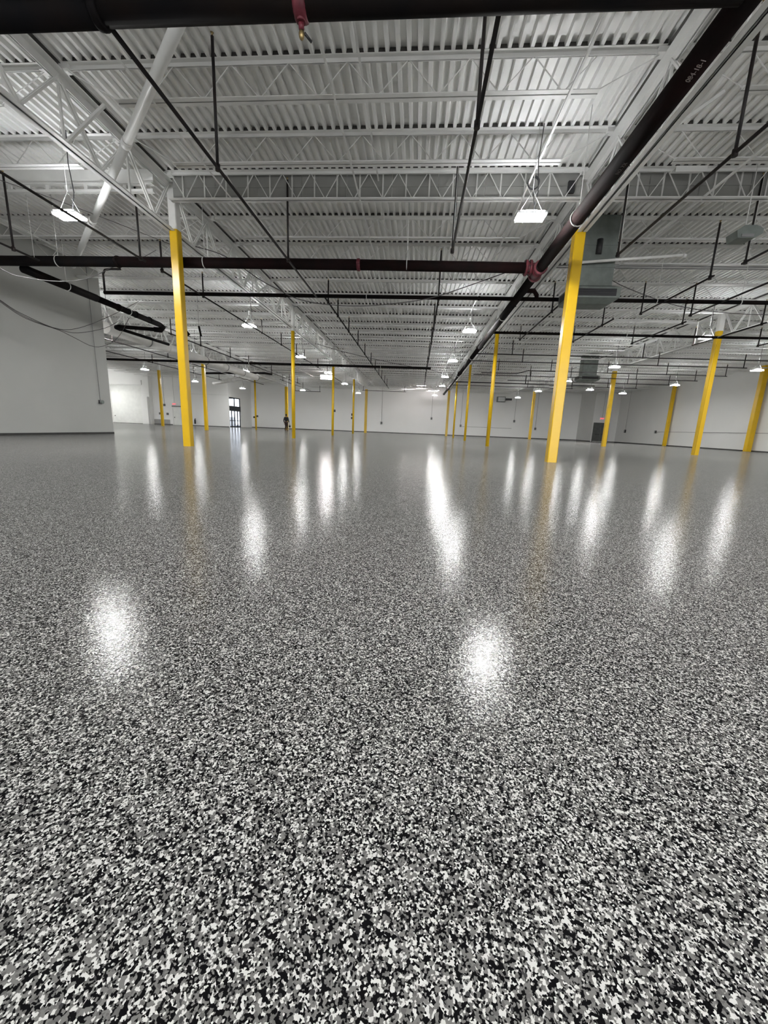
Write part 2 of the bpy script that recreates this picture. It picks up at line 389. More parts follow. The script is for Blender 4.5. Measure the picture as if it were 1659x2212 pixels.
column(XM, C5, .35, 5.77, 'square dark-yellow column directly behind the walking person')
column(XN, C4, .25, 6.15, 'yellow column furthest left, in front of the white back wall')

# ================================================================== JOISTS
def joist_name_bay(x0):
    return {XN: 'between outer-left and far-left column rows', XM: 'between far-left and left-centre column rows', XL: 'between the two central column rows',
            XR: 'between right-centre and right column rows', XQ: 'right of the right column row', -40: 'left of the outer-left column'}[x0]
def chord_mb(x0, x1, z0, z1, flip):
    """double angle: two legs with a gap"""
    mb = MB(); zt = z1 if not flip else z0
    t = .008
    hl = (z1-t, z1) if not flip else (z0, z0+t)
    mb.box(x0, x1, -.10, -.012, *hl); mb.box(x0, x1, .012, .10, *hl)
    mb.box(x0, x1, -.020, -.012, z0, z1); mb.box(x0, x1, .012, .020, z0, z1)
    return mb
DEPTH = .61
cache = {}
def web_bars(x0, x1, per, zt, zb):
    n = max(2, round((x1-x0)/per)); p = (x1-x0)/n; out = []
    for k in range(n):
        a = x0 + k*p
        out.append(((a, 0, zt), (a+p/2, 0, zb))); out.append(((a+p/2, 0, zb), (a+p, 0, zt)))
    return out
bar_cache = {}
def roof_joist(x0k, x1, i, y, indiv, per, stop, dep=DEPTH, label=None):
    x0 = x0k
    Lw = x1 - x0; key = (round(Lw,2), per, stop, dep)
    if key not in cache:
        a, b = .12, Lw-.12
        top = chord_mb(a, b, -.07, -.001, False).mesh('top_chord', M['steel'])
        bot = chord_mb(a+stop, b-stop, -dep, -dep+.065, True).mesh('bottom_chord', M['steel'])
        bars = web_bars(a+stop+.05, b-stop-.05, per, -.04, -dep+.03)
        bars += [((a+.05,0,-.05), (a+stop+.05,0,-dep+.03)), ((b-.05,0,-.05), (b-stop-.05,0,-dep+.03))] if stop > .3 else []
        w_ = MB()
        for p, q in bars: w_.bar(p, q, .015)
        w_ = w_.mesh('web', M['steel'])
        seat = MB().box(-.09, .09, -.075, .075, -.09, 0).mesh('bearing_seat', M['steel'])
        shade = MB().box(.16, Lw-.16, -.075, -.06, .004, .080).mesh('flute_closure', M['unpainted'])  # dark strip painting the shade in the flutes above the chord
        cache[key] = (top, bot, bars, w_, seat, shade)
    top, bot, bars, w_, seat, shade = cache[key]
    if label is None:
        pos = 'at' if i == 0 else None
        label = 'white roof joist, %s %s the panelled truss, %s' % (ORD[abs(i)], 'in front of' if i < 0 else 'behind', joist_name_bay(x0k))
    r = tag(empty('roof_joist', (x0, y, ZD-.002)), label, 'joist', 'white open-web roof joists')
    inst('top_chord', top, r); inst('bottom_chord', bot, r); inst('flute_closure', shade, r)
    inst('bearing_seat', seat, r, (.2, 0, 0)); inst('bearing_seat', seat, r, (Lw-.2, 0, 0))
    if indiv:
        for p, q in bars:
            p = Vector(p); q = Vector(q); d = q-p
            kk = (round(d.length,3), dep, per)
            if kk not in bar_cache:
                bar_cache[kk] = MB().bar((0,0,0), (0,0,d.length), .019 if per < 1 else .014).mesh('web_bar', M['steel'])
            inst('web_bar', bar_cache[kk], r, p, d.to_track_quat('Z','Y').to_euler())
    else:
        o = inst('web', w_, r); o['kind'] = 'stuff'
    return r
BAYS = [(XM, XL, -3, 29), (XL, XR, -3, 29), (XR, XQ, -3, 29), (XQ, 28.6, -2, 26), (XN, XM, 5, 25), (-40, XN, 9, 24)]
for x0, x1, i0, i1 in BAYS:
    for i in range(i0, i1+1):
        if i == 0: continue
        near = (x0 in (XL, XR) and i <= 2) or (x0 == XM and i <= 1)
        roof_joist(x0, x1, i, Y0 + i*JS, near, 1.15, 1.05)
YT = 11.62
roof_joist(XL, XR, 0, YT, True, .74, .08, .66, 'white open-web truss with grey panel behind it between nearest two columns')
roof_joist(XR, XQ, 0, YT, True, .74, .08, .66, 'white open-web truss with grey panel behind it right of nearest right column')
roof_joist(XQ, 28.6, 0, YT, False, .74, .08, .66, 'white open-web truss with grey panel at the far right, beyond right row')

# draft curtains behind those trusses
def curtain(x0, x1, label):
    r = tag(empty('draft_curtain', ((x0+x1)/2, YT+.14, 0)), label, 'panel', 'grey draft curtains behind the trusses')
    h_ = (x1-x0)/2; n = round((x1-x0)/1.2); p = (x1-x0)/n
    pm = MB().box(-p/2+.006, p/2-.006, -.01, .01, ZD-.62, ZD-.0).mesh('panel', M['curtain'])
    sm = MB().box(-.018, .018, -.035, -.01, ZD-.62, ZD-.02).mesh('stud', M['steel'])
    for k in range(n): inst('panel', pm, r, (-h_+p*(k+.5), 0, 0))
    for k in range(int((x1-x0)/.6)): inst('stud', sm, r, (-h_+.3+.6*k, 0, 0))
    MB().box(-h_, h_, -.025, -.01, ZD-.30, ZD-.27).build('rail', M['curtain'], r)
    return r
curtain(XL+.2, XR-.2, 'grey panel curtain behind the truss between the nearest two columns')
curtain(XR+.25, XQ-.2, 'grey panel curtain behind the truss right of the nearest right column')
# left bay: solid white fascia with stub row and chord
r = tag(empty('roof_fascia', (-11.3, 11.5, 0)), 'solid white fascia beam with short stubs and lower chord, upper left', 'beam')
MB().box(-3.55, 4.0, -.02, .02, ZD-.33, ZD-.0).build('fascia_panel', M['steel'], r)
MB().box(-3.55, 4.0, -.09, .06, ZD-.355, ZD-.33).build('flange', M['steel'], r)
sm = MB().box(-.05, .05, -.03, .03, ZD-.47, ZD-.355).mesh('stub', M['steel'])
for k in range(14): inst('stub', sm, r, (-3.4+.55*k, 0, 0))
MB().box(-3.55, 4.0, -.06, .06, ZD-.53, ZD-.47).build('lower_chord', M['steel'], r)

# bridging rails along the joists
def rail(x, z, y0, y1, label):
    tag(MB().box(x-.02, x+.02, y0, y1, z-.004, z).box(x-.02, x-.015, y0, y1, z, z+.04).build('bridging_rail', M['steel']), label, 'rail', 'thin bridging rails along the joists')
for k, (x, z, lb) in enumerate(((-1.80, ZD-.66, 'centred between the two central column rows, below the joists'), (-1.35, ZD-.16, 'centred between the two central column rows, under the deck'),
        (2.3, ZD-.66, 'below the joists just left of the long main pipe'), (9.5, ZD-.66, 'below the joists midway between right-centre and right rows'), (-12.95, ZD-.66, 'below the joists midway between far-left and left-centre rows'),
        (-5.2, ZD-.66, 'below the joists just right of the left-centre row'), (6.6, ZD-.66, 'below the joists near the grey duct'))):
    rail(x, z, 6.4, 64.0, 'thin white bridging rail ' + lb)

# ================================================================== GIRDERS
def girder(x, y0, y1, label):
    Ln = y1-y0; r = tag(empty('joist_girder', (x, y0, 0)), label, 'girder', 'white joist girders over the column rows')
    zt, zb = ZD-.085, 5.93
    def ch(z0, z1, top):
        mb = MB(); hz = (z1-.012, z1) if top else (z0, z0+.012)
        for s in (-1, 1):
            a, b = sorted((s*.016, s*(.165 if top else .12))); mb.box(a, b, .22, Ln-.22, *hz)
            a, b = sorted((s*.016, s*.028)); mb.box(a, b, .22, Ln-.22, z0, z1)
        return mb
    ch(zt-.16, zt, True).build('top_chord', M['steel'], r)
    ch(zb, zb+.10, False).build('bottom_chord', M['steel'], r)
    MB().box(-.165, .165, .2, Ln-.2, ZD-.012, ZD-.008).build('unpainted_strip', M['unpainted2'], r)  # dark strip painting the shade between top chord and deck
    n = 6; p = Ln/n
    for k in range(n):
        a, m_, b = k*p, (k+.5)*p, (k+1)*p
        a = max(a, .2); b = min(b, Ln-.2)
        for (ya, za), (yb, zb_) in (((a, zt-.06), (m_, zb+.06)), ((m_, zb+.06), (b, zt-.06))):
            mb = MB()
            for s in (-1, 1): mb.bar((s*.03, ya, za), (s*.03, yb, zb_), .035)
            mb.build('diagonal', M['steel'], r)
        if k: MB().bar((0, k*p, zt-.06), (0, k*p, zb+.1), .04).build('post', M['steel'], r)
    return r
GR = {XL: 'left-centre', XR: 'right-centre', XQ: 'right', XM: 'far-left'}
for x in (XL, XR, XQ, XM):
    for k in range(0, 5):
        if x in (XQ,) and k == 0: continue
        if x == XM and k < 2: continue
        nm = 'in front of its nearest column' if (k == 0) else 'spanning its %s bay' % ORD[k]
        girder(x, YC[k], YC[k+1], 'white latticed joist girder over the %s column row, %s' % (GR[x], nm))
# diagonal kicker braces from joist seats down to girder bottom chords (near ones)
for x, s, lab in ((XL, -1, 'left'), (XL, 1, 'right')):
    for i in (-2, 3):
        y = Y0+i*JS
        tag(MB().bar((x+s*.9, y, ZD-.62), (x+s*.05, y, 5.98), .05).build('kicker_brace', M['steel']),
            'white diagonal brace on the %s of the left-centre girder, %s nearest column' % (lab, 'before the' if i < 0 else 'beyond the'), 'brace', 'girder kicker braces')
for i in (-2, 3):
    y = Y0+i*JS
    tag(MB().bar((XR+.9, y, ZD-.62), (XR+.05, y, 5.98), .05).build('kicker_brace', M['steel']),
        'white diagonal brace on the right of the right-centre girder, %s nearest column' % ('before the' if i < 0 else 'beyond the'), 'brace', 'girder kicker braces')

# ================================================================== PIPES
def hanger(parent, c, R, axis, ztop=ZD):
    """clevis ring round a pipe plus its rod to the deck"""
    mb = MB(); pts = []
    for k in range(17):
        a = 2*math.pi*k/16
        pts.append((c[0]+(R*math.cos(a) if axis == 'y' else 0), c[1]+(R*math.cos(a) if axis == 'x' else 0), c[2]+R*math.sin(a)))
    mb.tube(pts, .012, 6)
    mb.tube([(c[0],c[1],c[2]+R),(c[0],c[1],ztop-.02)], .008, 6)
    return mb.build('clevis_hanger', M['steel'], parent)
def coupling(parent, c, R, axis, mt='red', wd=.11):
    v = Vector((wd/2,0,0)) if axis == 'x' else Vector((0,wd/2,0)); c = Vector(c)
    mb = MB().tube([c-v, c-v*.8, c-v*.4, c+v*.4, c+v*.8, c+v], [R*1.02, R*1.14, R*1.2, R*1.2, R*1.14, R*1.02], 16)
    for s in (-1, 1): mb.box(c.x-.04, c.x+.04, c.y+(s*R*1.1 if axis == 'x' else -.04)-.035, c.y+(s*R*1.1 if axis == 'x' else .04)+.035, c.z-.03, c.z+.03) if axis == 'x' else mb.box(c.x+s*R*1.15-.035, c.x+s*R*1.15+.035, c.y-.04, c.y+.04, c.z-.03, c.z+.03)
    return mb.build('pipe_coupling', M[mt], parent)

RP = .14
# long main running away above the right-centre row
lm = tag(empty('main_pipe', (3.09, 0, 5.21)), 'thick dark main pipe running away beside the right-centre column row', 'pipe')
MB().tube([(0,2.0,0),(0,12.0,0)], RP, 20).build('pipe_length', M['brown'], lm)
MB().tube([(0,12.0,0),(0,22.9,0)], RP*.93, 20).build('pipe_length', M['black'], lm)
MB().tube([(0,22.9,0),(0,52,0)], RP*.88, 16).build('pipe_length', M['black'], lm)
MB().tube([(0,51.9,0),(.0,52.1,0)], RP*.98, 12).build('end_cap', M['black'], lm)
for y in (9.6, 17.0, 26, 34, 43): hanger(lm, (0, y, 0), RP+.015, 'y', ZD-5.21)
for y in (22.9, 33.0, 45.0): coupling(lm, (0, y, 0), RP*.93, 'y', 'brown')
# flanged tee where the cross main joins
te = MB()
te.tube([(-.34,12.45,.08),(-.05,12.45,.06)], RP*1.02, 20)
te.tube([(-.36,12.45,.08),(-.30,12.45,.08)], RP*1.42, 20); te.tube([(-.24,12.45,.08),(-.19,12.45,.08)], RP*1.42, 20)
te.tube([(0,12.2,0),(0,12.7,0)], RP*1.12, 20)
te.tube([(0,12.14,0),(0,12.2,0)], RP*1.3, 20); te.tube([(0,12.7,0),(0,12.76,0)], RP*1.3, 20)
te.build('flanged_tee', M['red'], lm)
for s in range(8):
    a = s*math.pi/4; MB().tube([(-.38, 12.45+RP*1.22*math.cos(a), .08+RP*1.22*math.sin(a)), (-.17, 12.45+RP*1.22*math.cos(a), .08+RP*1.22*math.sin(a))], .013, 6).build('bolt', M['dark'], lm)
# handwriting in chalk on the pipe
def text_mesh(body, size, mt, name, parent, mw, ext=.002):
    cu = bpy.data.curves.new('t', 'FONT'); cu.body = body; cu.size = size; cu.extrude = ext; cu.align_x = 'CENTER'; cu.align_y = 'CENTER'; cu.resolution_u = 2
    o = bpy.data.objects.new('t', cu); COL.objects.link(o); bpy.context.view_layer.update()
    me = bpy.data.meshes.new_from_object(o.evaluated_get(bpy.context.evaluated_depsgraph_get()))
    bpy.data.objects.remove(o); bpy.data.curves.remove(cu)
    me.materials.clear(); me.materials.append(M[mt]); me.name = name
    n = bpy.data.objects.new(name, me); COL.objects.link(n)
    if parent: n.parent = parent
    n.matrix_local = mw; return n
def on_pipe(y, ang):
    # text frame lying on the pipe, reading along the pipe towards the viewer
    nrm = Vector((math.sin(ang)*-1, 0, -math.cos(ang))); xax = Vector((0,-1,0)); yax = nrm.cross(xax)
    m_ = Matrix((xax, yax, nrm)).transposed().to_4x4(); m_.translation = nrm*(RP+.002) + Vector((0,y,0)); return m_
text_mesh('084-18-1', .085, 'chalk', 'chalk_writing', lm, on_pipe(5.95, .25))
text_mesh('NO. XX', .085, 'chalk_faint', 'chalk_writing', lm, on_pipe(7.75, .1))

# cross main behind the nearest columns
cm = tag(empty('cross_main', (0, 12.45, 5.35)), 'thick dark horizontal pipe crossing behind the nearest left column', 'pipe')
MB().tube([(-15.5,0,0),(-9.2,0,0)], RP*.98, 20).build('pipe_length', M['black'], cm)
MB().tube([(-9.2,0,0),(-1.93,0,-.02)], RP, 20).build('pipe_length', M['brown'], cm)
MB().tube([(-1.93,0,-.02),(2.75,0,-.06)], RP*.97, 20).build('pipe_length', M['brown'], cm)
coupling(cm, (-1.93,0,-.02), RP*.95, 'x'); coupling(cm, (-9.2,0,0), RP*.95, 'x', 'brown')
for x in (-11.1, -6.5, -.55): hanger(cm, (x,0,0), RP+.015, 'x', ZD-5.35)
# near cross main over the top edge of the picture
tm = tag(empty('cross_main', (0, 5.18, 5.21)), 'thick black horizontal pipe crossing the top edge of the picture', 'pipe')
MB().tube([(-9,0,0),(-3.78,0,0)], RP, 20).build('pipe_length', M['black'], tm)
MB().tube([(-3.78,0,0),(3.0,0,0)], RP*.95, 20).build('pipe_length', M['black'], tm)
coupling(tm, (-3.78,0,0), RP*.97, 'x', 'black')
v_ = MB().tube([(-1.49,0,-RP*.6),(-1.49,0,-RP*1.2)], .05, 10).tube([(-1.49,0,-RP*1.2),(-1.49,.02,-RP*1.55)], .03, 10)
v_.build('drain_valve', M['red'], tm)
MB().ball((-1.49,.02,-RP*1.85), (.032,.032,.05)).build('drain_plug', M['brass'], tm)
MB().tube([(-1.46,.03,-RP*1.7),(-1.40,.10,-RP*1.9)], .014, 8).build('valve_lever', M['dark'], tm)
coupling(tm, (-1.49,0,0), RP*.93, 'x', 'red', .14)

# secondary cross mains
def cross(y, z, x0, x1, R, label, m_='black', hx=()):
    r = tag(empty('cross_main', (0, y, z)), label, 'pipe', 'black cross mains of the sprinkler system')
    n = max(1, round((x1-x0)/6.2)); p = (x1-x0)/n
    for k in range(n): MB().tube([(x0+k*p,0,0),(x0+(k+1)*p,0,0)], R, 12).build('pipe_length', M[m_], r)
    for k in range(1, n): coupling(r, (x0+k*p,0,0), R*.95, 'x', m_, .08)
    for x in hx: hanger(r, (x,0,0), R+.01, 'x', ZD-z)
    return r
m1 = cross(14.85, 5.21, -11.6, 22, .062, 'black cross main passing just behind the grey duct outlet', hx=(-8.6,-2.0,7.6,10.2))
MB().tube([(-11.58,0,0),(-11.58,0,.2),(-11.58,0,.62),(-11.50,0,.75),(-11.30,0,.78),(-10.9,0,.78)], .035, 10).build('riser', M['sprig'], m1)
MB().tube([(3.15,-.1,.0),(3.35,-.1,.22),(3.62,-.06,.24),(3.74,0,.12),(3.74,0,-.0)], .07, 12).build('riser_elbow', M['brown'], m1)
cross(19.6, 5.21, 3.2, 24, .055, 'black cross main starting at the long main pipe, second beyond duct', hx=(9,16.4))
cross(27.05, 4.66, -22.7, .66, .075, 'black cross main over the left bays ending in mid air', hx=(-11.4,-2.6))

# branch lines running away, each with upright sprigs and heads
def branch(x, y0, y1, z, sprigs, label, R=.028, extra=()):
    r = tag(empty('sprinkler_branch', (x, 0, z)), label, 'pipe', 'sprinkler branch lines')
    pts = [(0, y0, 0), (0, y1, 0)]
    MB().tube(pts, R, 8).build('branch_pipe', M['sprig'], r)
    for y in (y0+.15, y1-.15): MB().tube([(0,y,0),(0,y,ZD+.096-z)], .006, 5).build('hanger_rod', M['steel'], r)
    for y, hgt in sprigs:
        s = MB().tube([(0,y,-.03),(0,y,hgt)], R*.95, 8).tube([(0,y,-.05),(0,y,.05)], R*1.6, 8).build('sprig', M['sprig'], r)
        MB().tube([(0,y,hgt),(0,y,hgt+.03),(0,y,hgt+.05)], [.014,.014,.03], 8).build('sprinkler_head', M['brass'], s)
    return r
UP = 1.88
branch(-3.74, 5.18, 14.8, 5.15, [(7.78,UP),(11.67,UP)], 'sprinkler branch with long sprigs between nearest columns, left one')
branch(-3.49, 14.9, 47, 5.2, [(15.5,.72),(17.3,.6),(19.95,.6),(22.9,.7),(25.8,.6),(29.1,.65),(32,.6),(34.9,.65),(37.7,.7),(41,.65),(44,.7)], 'sprinkler branch receding between central rows beyond cross main, left one')
branch(.63, 5.2, 11.2, 5.2, [(6.95,UP),(11.17,UP)], 'sprinkler branch with long sprigs between nearest columns, right one')
branch(.48, 14.9, 45, 5.2, [(14.95,1.5),(19.1,1.02),(22.2,.8),(26.8,.9),(30.8,.8),(35,.8),(39,.8)], 'sprinkler branch receding between central rows beyond cross main, right one')
branch(4.70, 5.2, 11.4, 5.2, [(7.62,UP),(11.32,UP)], 'sprinkler branch with long sprigs right of nearest right column')
branch(7.95, 7.0, 11.8, 5.2, [(11.69,UP)], 'sprinkler branch with one long sprig at the upper right edge')
branch(7.83, 12.6, 16.3, 5.2, [(12.75,1.35),(16.21,1.0)], 'sprinkler arm with two sprigs right of the grey duct', )
branch(4.68, 14.9, 20.9, 5.2, [(16.18,.95),(20.8,.6)], 'short sprinkler arm just right of the long main pipe')
branch(7.24, 17.0, 21.1, 5.2, [(17.95,.8),(21.0,.7)], 'sprinkler arm over the right bay, nearest the duct side', )
branch(10.0, 17.2, 21.2, 5.2, [(17.4,.85),(21.08,.75)], 'sprinkler arm over the right bay, second from the duct side')
branch(12.8, 17.1, 21.2, 5.2, [(17.3,.8),(21.14,.75)], 'sprinkler arm over the right bay, third from the duct side')
branch(15.6, 17.1, 21.1, 5.2, [(17.3,.8),(21.02,.75)], 'sprinkler arm over the right bay, beside the seamed yellow column')
branch(9.6, 12.4, 16.4, 5.2, [(12.6,1.3),(16.3,1.0)], 'sprinkler arm with two sprigs at the right picture edge')
branch(-8.03, 6, 12.0, 5.2, [(7.8,UP),(11.78,UP)], 'sprinkler branch with long sprigs just left of nearest left column')
branch(-7.98, 12.62, 42, 5.2, [(12.68,.8),(15.06,.75),(20.6,.6),(23.5,.6),(26.4,.6),(28.2,.6),(32,.6),(35.3,.6)], 'sprinkler branch receding just left of the left-centre row')
branch(-11.30, 7, 12.0, 5.2, [(7.9,UP),(11.24,1.8)], 'sprinkler branch with long sprigs at the left picture edge')
branch(-12.6, 20.2, 43, 5.0, [(20.4,.7),(23.2,.6),(26.89,.55),(29.8,.55),(34.5,.6),(39.3,.5),(42,.55)], 'sprinkler branch receding above the black left-hand pipe')
branch(-17.0, 19.5, 44, 4.9, [(22,.6),(27,.6),(32,.6),(37,.6)], 'sprinkler branch receding under white duct in the side bay')
branch(-21.5, 24, 43.5, 5.2, [(27,.6),(32,.6),(38,.6),(43,.6)], 'sprinkler branch receding furthest left over the side bay')
branch(-15.5, 45, 58, 5.6, [(46,.6),(50,.6),(54,.6)], 'short sprinkler branch high before the far wall, left part')

# lateral branch lines of the right bays
def lateral(y, x0, x1, z, sprigs, label, jog=None, R=.028):
    r = tag(empty('sprinkler_branch', (0, y, z)), label, 'pipe', 'sprinkler branch lines')
    pts = [(x0,0,0),(x1,0,0)]
    if jog: pts = [(x0,0,-.22),(jog-.8,0,-.22),(jog,0,0),(x1,0,0)]
    MB().tube(pts, R, 8).build('branch_pipe', M['sprig'], r)
    for x in (x0+1.75, x1-.45): MB().tube([(x,0,-.2 if jog and x < jog else 0),(x,0,ZD+.096-z)], .006, 5).build('hanger_rod', M['steel'], r)
    for x, hgt in sprigs:
        s = MB().tube([(x,0,-.03),(x,0,hgt)], R*.95, 8).build('sprig', M['sprig'], r)
        MB().tube([(x,0,hgt),(x,0,hgt+.03),(x,0,hgt+.05)], [.014,.014,.03], 8).build('sprinkler_head', M['brass'], s)
    return r
LAT = [(24.7, 3.2, 24, (5.2, 8.4, 12.4, 21.5), None), (27.15, 3.2, 19.8, (6.4, 8.9, 14.6, 19.6), None), (30.7, 4.4, 21.2, (5.6, 9.3, 13.2, 17.2, 21.1), 7.7),
       (33.5, 4.2, 21.1, (8.6, 11.7, 16.6, 20.9), None), (36.4, 7.5, 20.8, (9.4, 13.5, 17.4, 20.7), None), (38.7, 3.25, 15.7, (6.6, 9.6, 12.5), None),
       (39.55, 12.0, 19.8, (14, 17.2, 19.7), None), (41.4, 3.25, 14.8, (7.0, 10.5, 14.7), None)]
for k, (y, x0, x1, sp_, jog) in enumerate(LAT):
    lateral(y, x0, x1, 5.2, [(x, .75) for x in sp_], 'black sprinkler cross branch over the right bays, %s from the front%s' % (ORD[k+1], ', stepped' if jog else ''), jog, .045 if k in (5,) else .028)
lateral(52, -16, -12.6, 5.0, [(-15.9,.7),(-12.7,.7)], 'short sprinkler cross branch with two sprigs above the walking person')
lateral(50, -7.0, -1.6, 5.15, [(-6.8,.5),(-1.8,.6)], 'short sprinkler cross branch near the last left-centre column')

# black pipe loop beside the left partition
lp = tag(empty('drain_loop', (0,0,0)), 'thick black pipe run folding back on itself along the left partition', 'pipe')
MB().tube([(-12.46,12.62,5.2),(-12.45,15.5,5.2)], .13, 14).build('pipe_length', M['black'], lp)
MB().tube([(-12.45,15.5,5.2),(-12.40,19.2,5.15)], .115, 14).build('pipe_length', M['black'], lp)
MB().tube([(-12.40,19.2,5.15),(-12.40,19.45,5.1),(-12.55,19.5,4.98),(-12.8,19.35,4.97)], .115, 12).build('pipe_elbow', M['black'], lp)
MB().tube([(-12.8,19.35,4.97),(-14.2,18.95,4.97)], .085, 12).build('pipe_length', M['black'], lp)
MB().tube([(-14.2,18.95,4.97),(-14.4,19.0,4.95),(-14.38,19.2,4.92)], .10, 12).build('pipe_elbow', M['black'], lp)
MB().tube([(-14.38,19.2,4.92),(-14.15,22.6,4.90)], .075, 12).build('pipe_length', M['black'], lp)
for y in (16.6, 17.6, 18.5): coupling(lp, (-12.42, y, 5.18), .115, 'y', 'black', .12)
hanger(lp, (-12.46, 14.2, 5.2), .145, 'y'); hanger(lp, (-12.42, 17.2, 5.18), .13, 'y')
tag(MB().tube([(-13.0,21.6,5.6),(-12.7,21.5,5.5),(-12.45,21.5,5.42),(-12.35,21.6,5.25),(-12.55,21.7,5.18)], .05, 10).build('pipe_valve', M['black']), 'small black bent valve pipe hanging beyond the black loop', 'valve')
tag(MB().tube([(-12.0,22,5.75),(-11.9,22,5.25)], .05, 10).tube([(-12.0,22,5.74),(-12.0,22,7.296)], .006, 5).build('capped_riser', M['black']), 'short upright black capped pipe beyond the black loop', 'pipe')
tag(MB().tube([(-22.5,41.5,5.6),(-15.3,39.9,5.6),(-14.8,40.6,5.6)], .10, 12).build('drain_pipe', M['black']), 'black slanting pipe crossing above the glass entrance side', 'pipe')

# white round ducts and pipes
wd_ = tag(empty('round_duct', (0,0,0)), 'long white round duct receding from the end of the left partition', 'duct')
for k in range(6):
    a, b = 19.4+3.2*k, 19.4+3.2*(k+1)
    MB().tube([(-15.3-.05*k, a, 5.02), (-15.35-.05*k, b-.02, 5.02)], .27, 20).build('duct_length', M['duct'], wd_)
    MB().tube([(-15.35-.05*k, b-.05, 5.02), (-15.35-.05*k, b+.03, 5.02)], .285, 20).build('duct_band', M['greycable'], wd_)
for y in (24.3, 31.0): hanger(wd_, (-15.36, y, 5.02), .30, 'y')
w2 = tag(empty('round_duct', (0,0,0)), 'white round duct slanting across in front of the entrance corner', 'duct')
MB().tube([(-24.48,47.6,5.2),(-20.0,43.2,5.2)], .20, 16).build('duct_length', M['duct'], w2)
MB().tube([(-20.0,43.2,5.2),(-15.6,38.9,5.2)], .20, 16).build('duct_length', M['duct'], w2)
MB().tube([(-20.03,43.23,5.2),(-19.97,43.17,5.2)], .215, 16).build('duct_band', M['steel'], w2)
wp = tag(empty('roof_drain', (0,0,0)), 'white roof drain pipe slanting down across the upper left', 'pipe')
A_, B_ = Vector((-2.6,5.6,6.2)), Vector((-13.0,15.2,6.2))
P_ = [A_.lerp(B_, t) for t in (0, .34, .66, 1)]
for k in range(3):
    MB().tube([P_[k], P_[k+1]], .085, 16).build('pipe_length', M['whitepipe'], wp)
for k in (1, 2):
    d = (B_-A_).normalized()*.09; MB().tube([P_[k]-d, P_[k]+d], .097, 16).build('pipe_coupling', M['whitepipe'], wp)
tag(MB().tube([(4.3,13.55,5.83),(7.4,13.45,6.03)], .038, 10).tube([(7.4,13.45,6.03),(7.5,13.5,6.03)], .05, 10).build('white_conduit', M['whitepipe']), 'white horizontal pipe crossing in front of the grey duct', 'pipe')

# conduits under the second joist
for k, (z, x0, x1, lb) in enumerate(((6.50, -14, 12, 'upper thin grey conduit of the bundle crossing behind the panelled truss'), (6.45, -14, 22, 'lower thin grey conduit of the bundle crossing behind the panelled truss'))):
    tag(MB().tube([(x0,15.55+.05*k,z),(x1,15.55+.05*k,z)], .018, 8).build('conduit', M['greycable']), lb, 'conduit', 'conduits crossing behind the panelled truss')
def sag(name, pts, r, label, mt='cable'):
    P = [Vector(p) for p in pts]; out = []
    for i in range(len(P)-1):
        p0, p1, p2, p3 = P[max(i-1,0)], P[i], P[i+1], P[min(i+2,len(P)-1)]
        for t in (0, .25, .5, .75):
            out.append(.5*((2*p1)+(-p0+p2)*t+(2*p0-5*p1+4*p2-p3)*t*t+(-p0+3*p1-3*p2+p3)*t**3))
    out.append(P[-1])
    return tag(MB().tube(out, r, 6).build(name, M[mt]), label, 'cable')
sag('sagging_cable', [(-7.0,12.9,5.95),(-6.1,12.9,5.7),(-5.04,12.9,5.07),(-4.47,12.9,4.8),(-3.89,12.9,4.55),(-3.03,12.9,4.4),(-1.9,12.9,4.37),(-.92,12.9,4.45),(.18,12.9,4.62),(1.11,12.9,4.91),(2.14,12.9,5.27),(2.7,12.85,5.45)], .012, 'dark cable sagging below the cross pipe between the nearest columns')
sag('sagging_cable', [(5.68,14.2,6.02),(6.0,14.9,6.1),(6.41,15.5,6.01),(7.63,15.5,5.55),(8.74,15.5,5.25),(10.13,15.5,5.08),(11.6,15.5,5.03),(13.5,15.5,5.1)], .011, 'dark cable sagging to the right from the duct towards the right edge')
sag('sagging_cable', [(-13.2,10.5,5.2),(-13.2,12.44,4.24),(-13.2,13.3,3.98),(-13.2,14.48,3.86),(-13.2,15.6,4.2),(-13.2,17.44,5.17),(-13.2,19.0,6.1)], .010, 'uppermost of three thin wires drooping in front of the left partition')
sag('sagging_cable', [(-13.22,10.5,5.15),(-13.22,12.44,4.23),(-13.22,13.3,3.94),(-13.22,14.48,3.85),(-13.22,15.34,3.92),(-13.22,16.76,4.42),(-13.4,17.9,5.0)], .010, 'middle of three thin wires drooping in front of the left partition')
sag('sagging_cable', [(-13.24,10.5,5.1),(-13.24,12.44,4.21),(-13.24,13.29,3.91),(-13.24,14.48,3.83),(-13.24,15.1,3.72),(-13.24,16.08,3.56),(-13.24,16.99,3.86),(-13.24,17.66,4.38),(-13.24,18.3,5.2)], .010, 'lowest of three thin wires drooping deepest before the left partition')
sag('sagging_cable', [(-10.0,8.2,4.35),(-10.0,9.54,4.12),(-10.0,10.1,4.13),(-10.0,11.19,4.39),(-10.0,12.3,4.86),(-10.0,13.2,5.45),(-10,14.59,6.22),(-10,15.6,6.9)], .011, 'pale wire rising from the left edge across the black pipe', 'greycable')
sag('sagging_cable', [(-6.5,26,5.75),(-4.8,28,5.6),(-1.5,30.5,5.35),(1.2,33,5.3),(2.9,37,5.2)], .016, 'long dark cable slanting from left-centre girder towards the long main pipe')
# extra thin overhead wires of the upper left
sag('overhead_wire', [(-11.5,9,6.3),(-9.6,10.6,6.15),(-8.0,13.5,6.2)], .008, 'thin dark wire in the upper left near the hanging light')

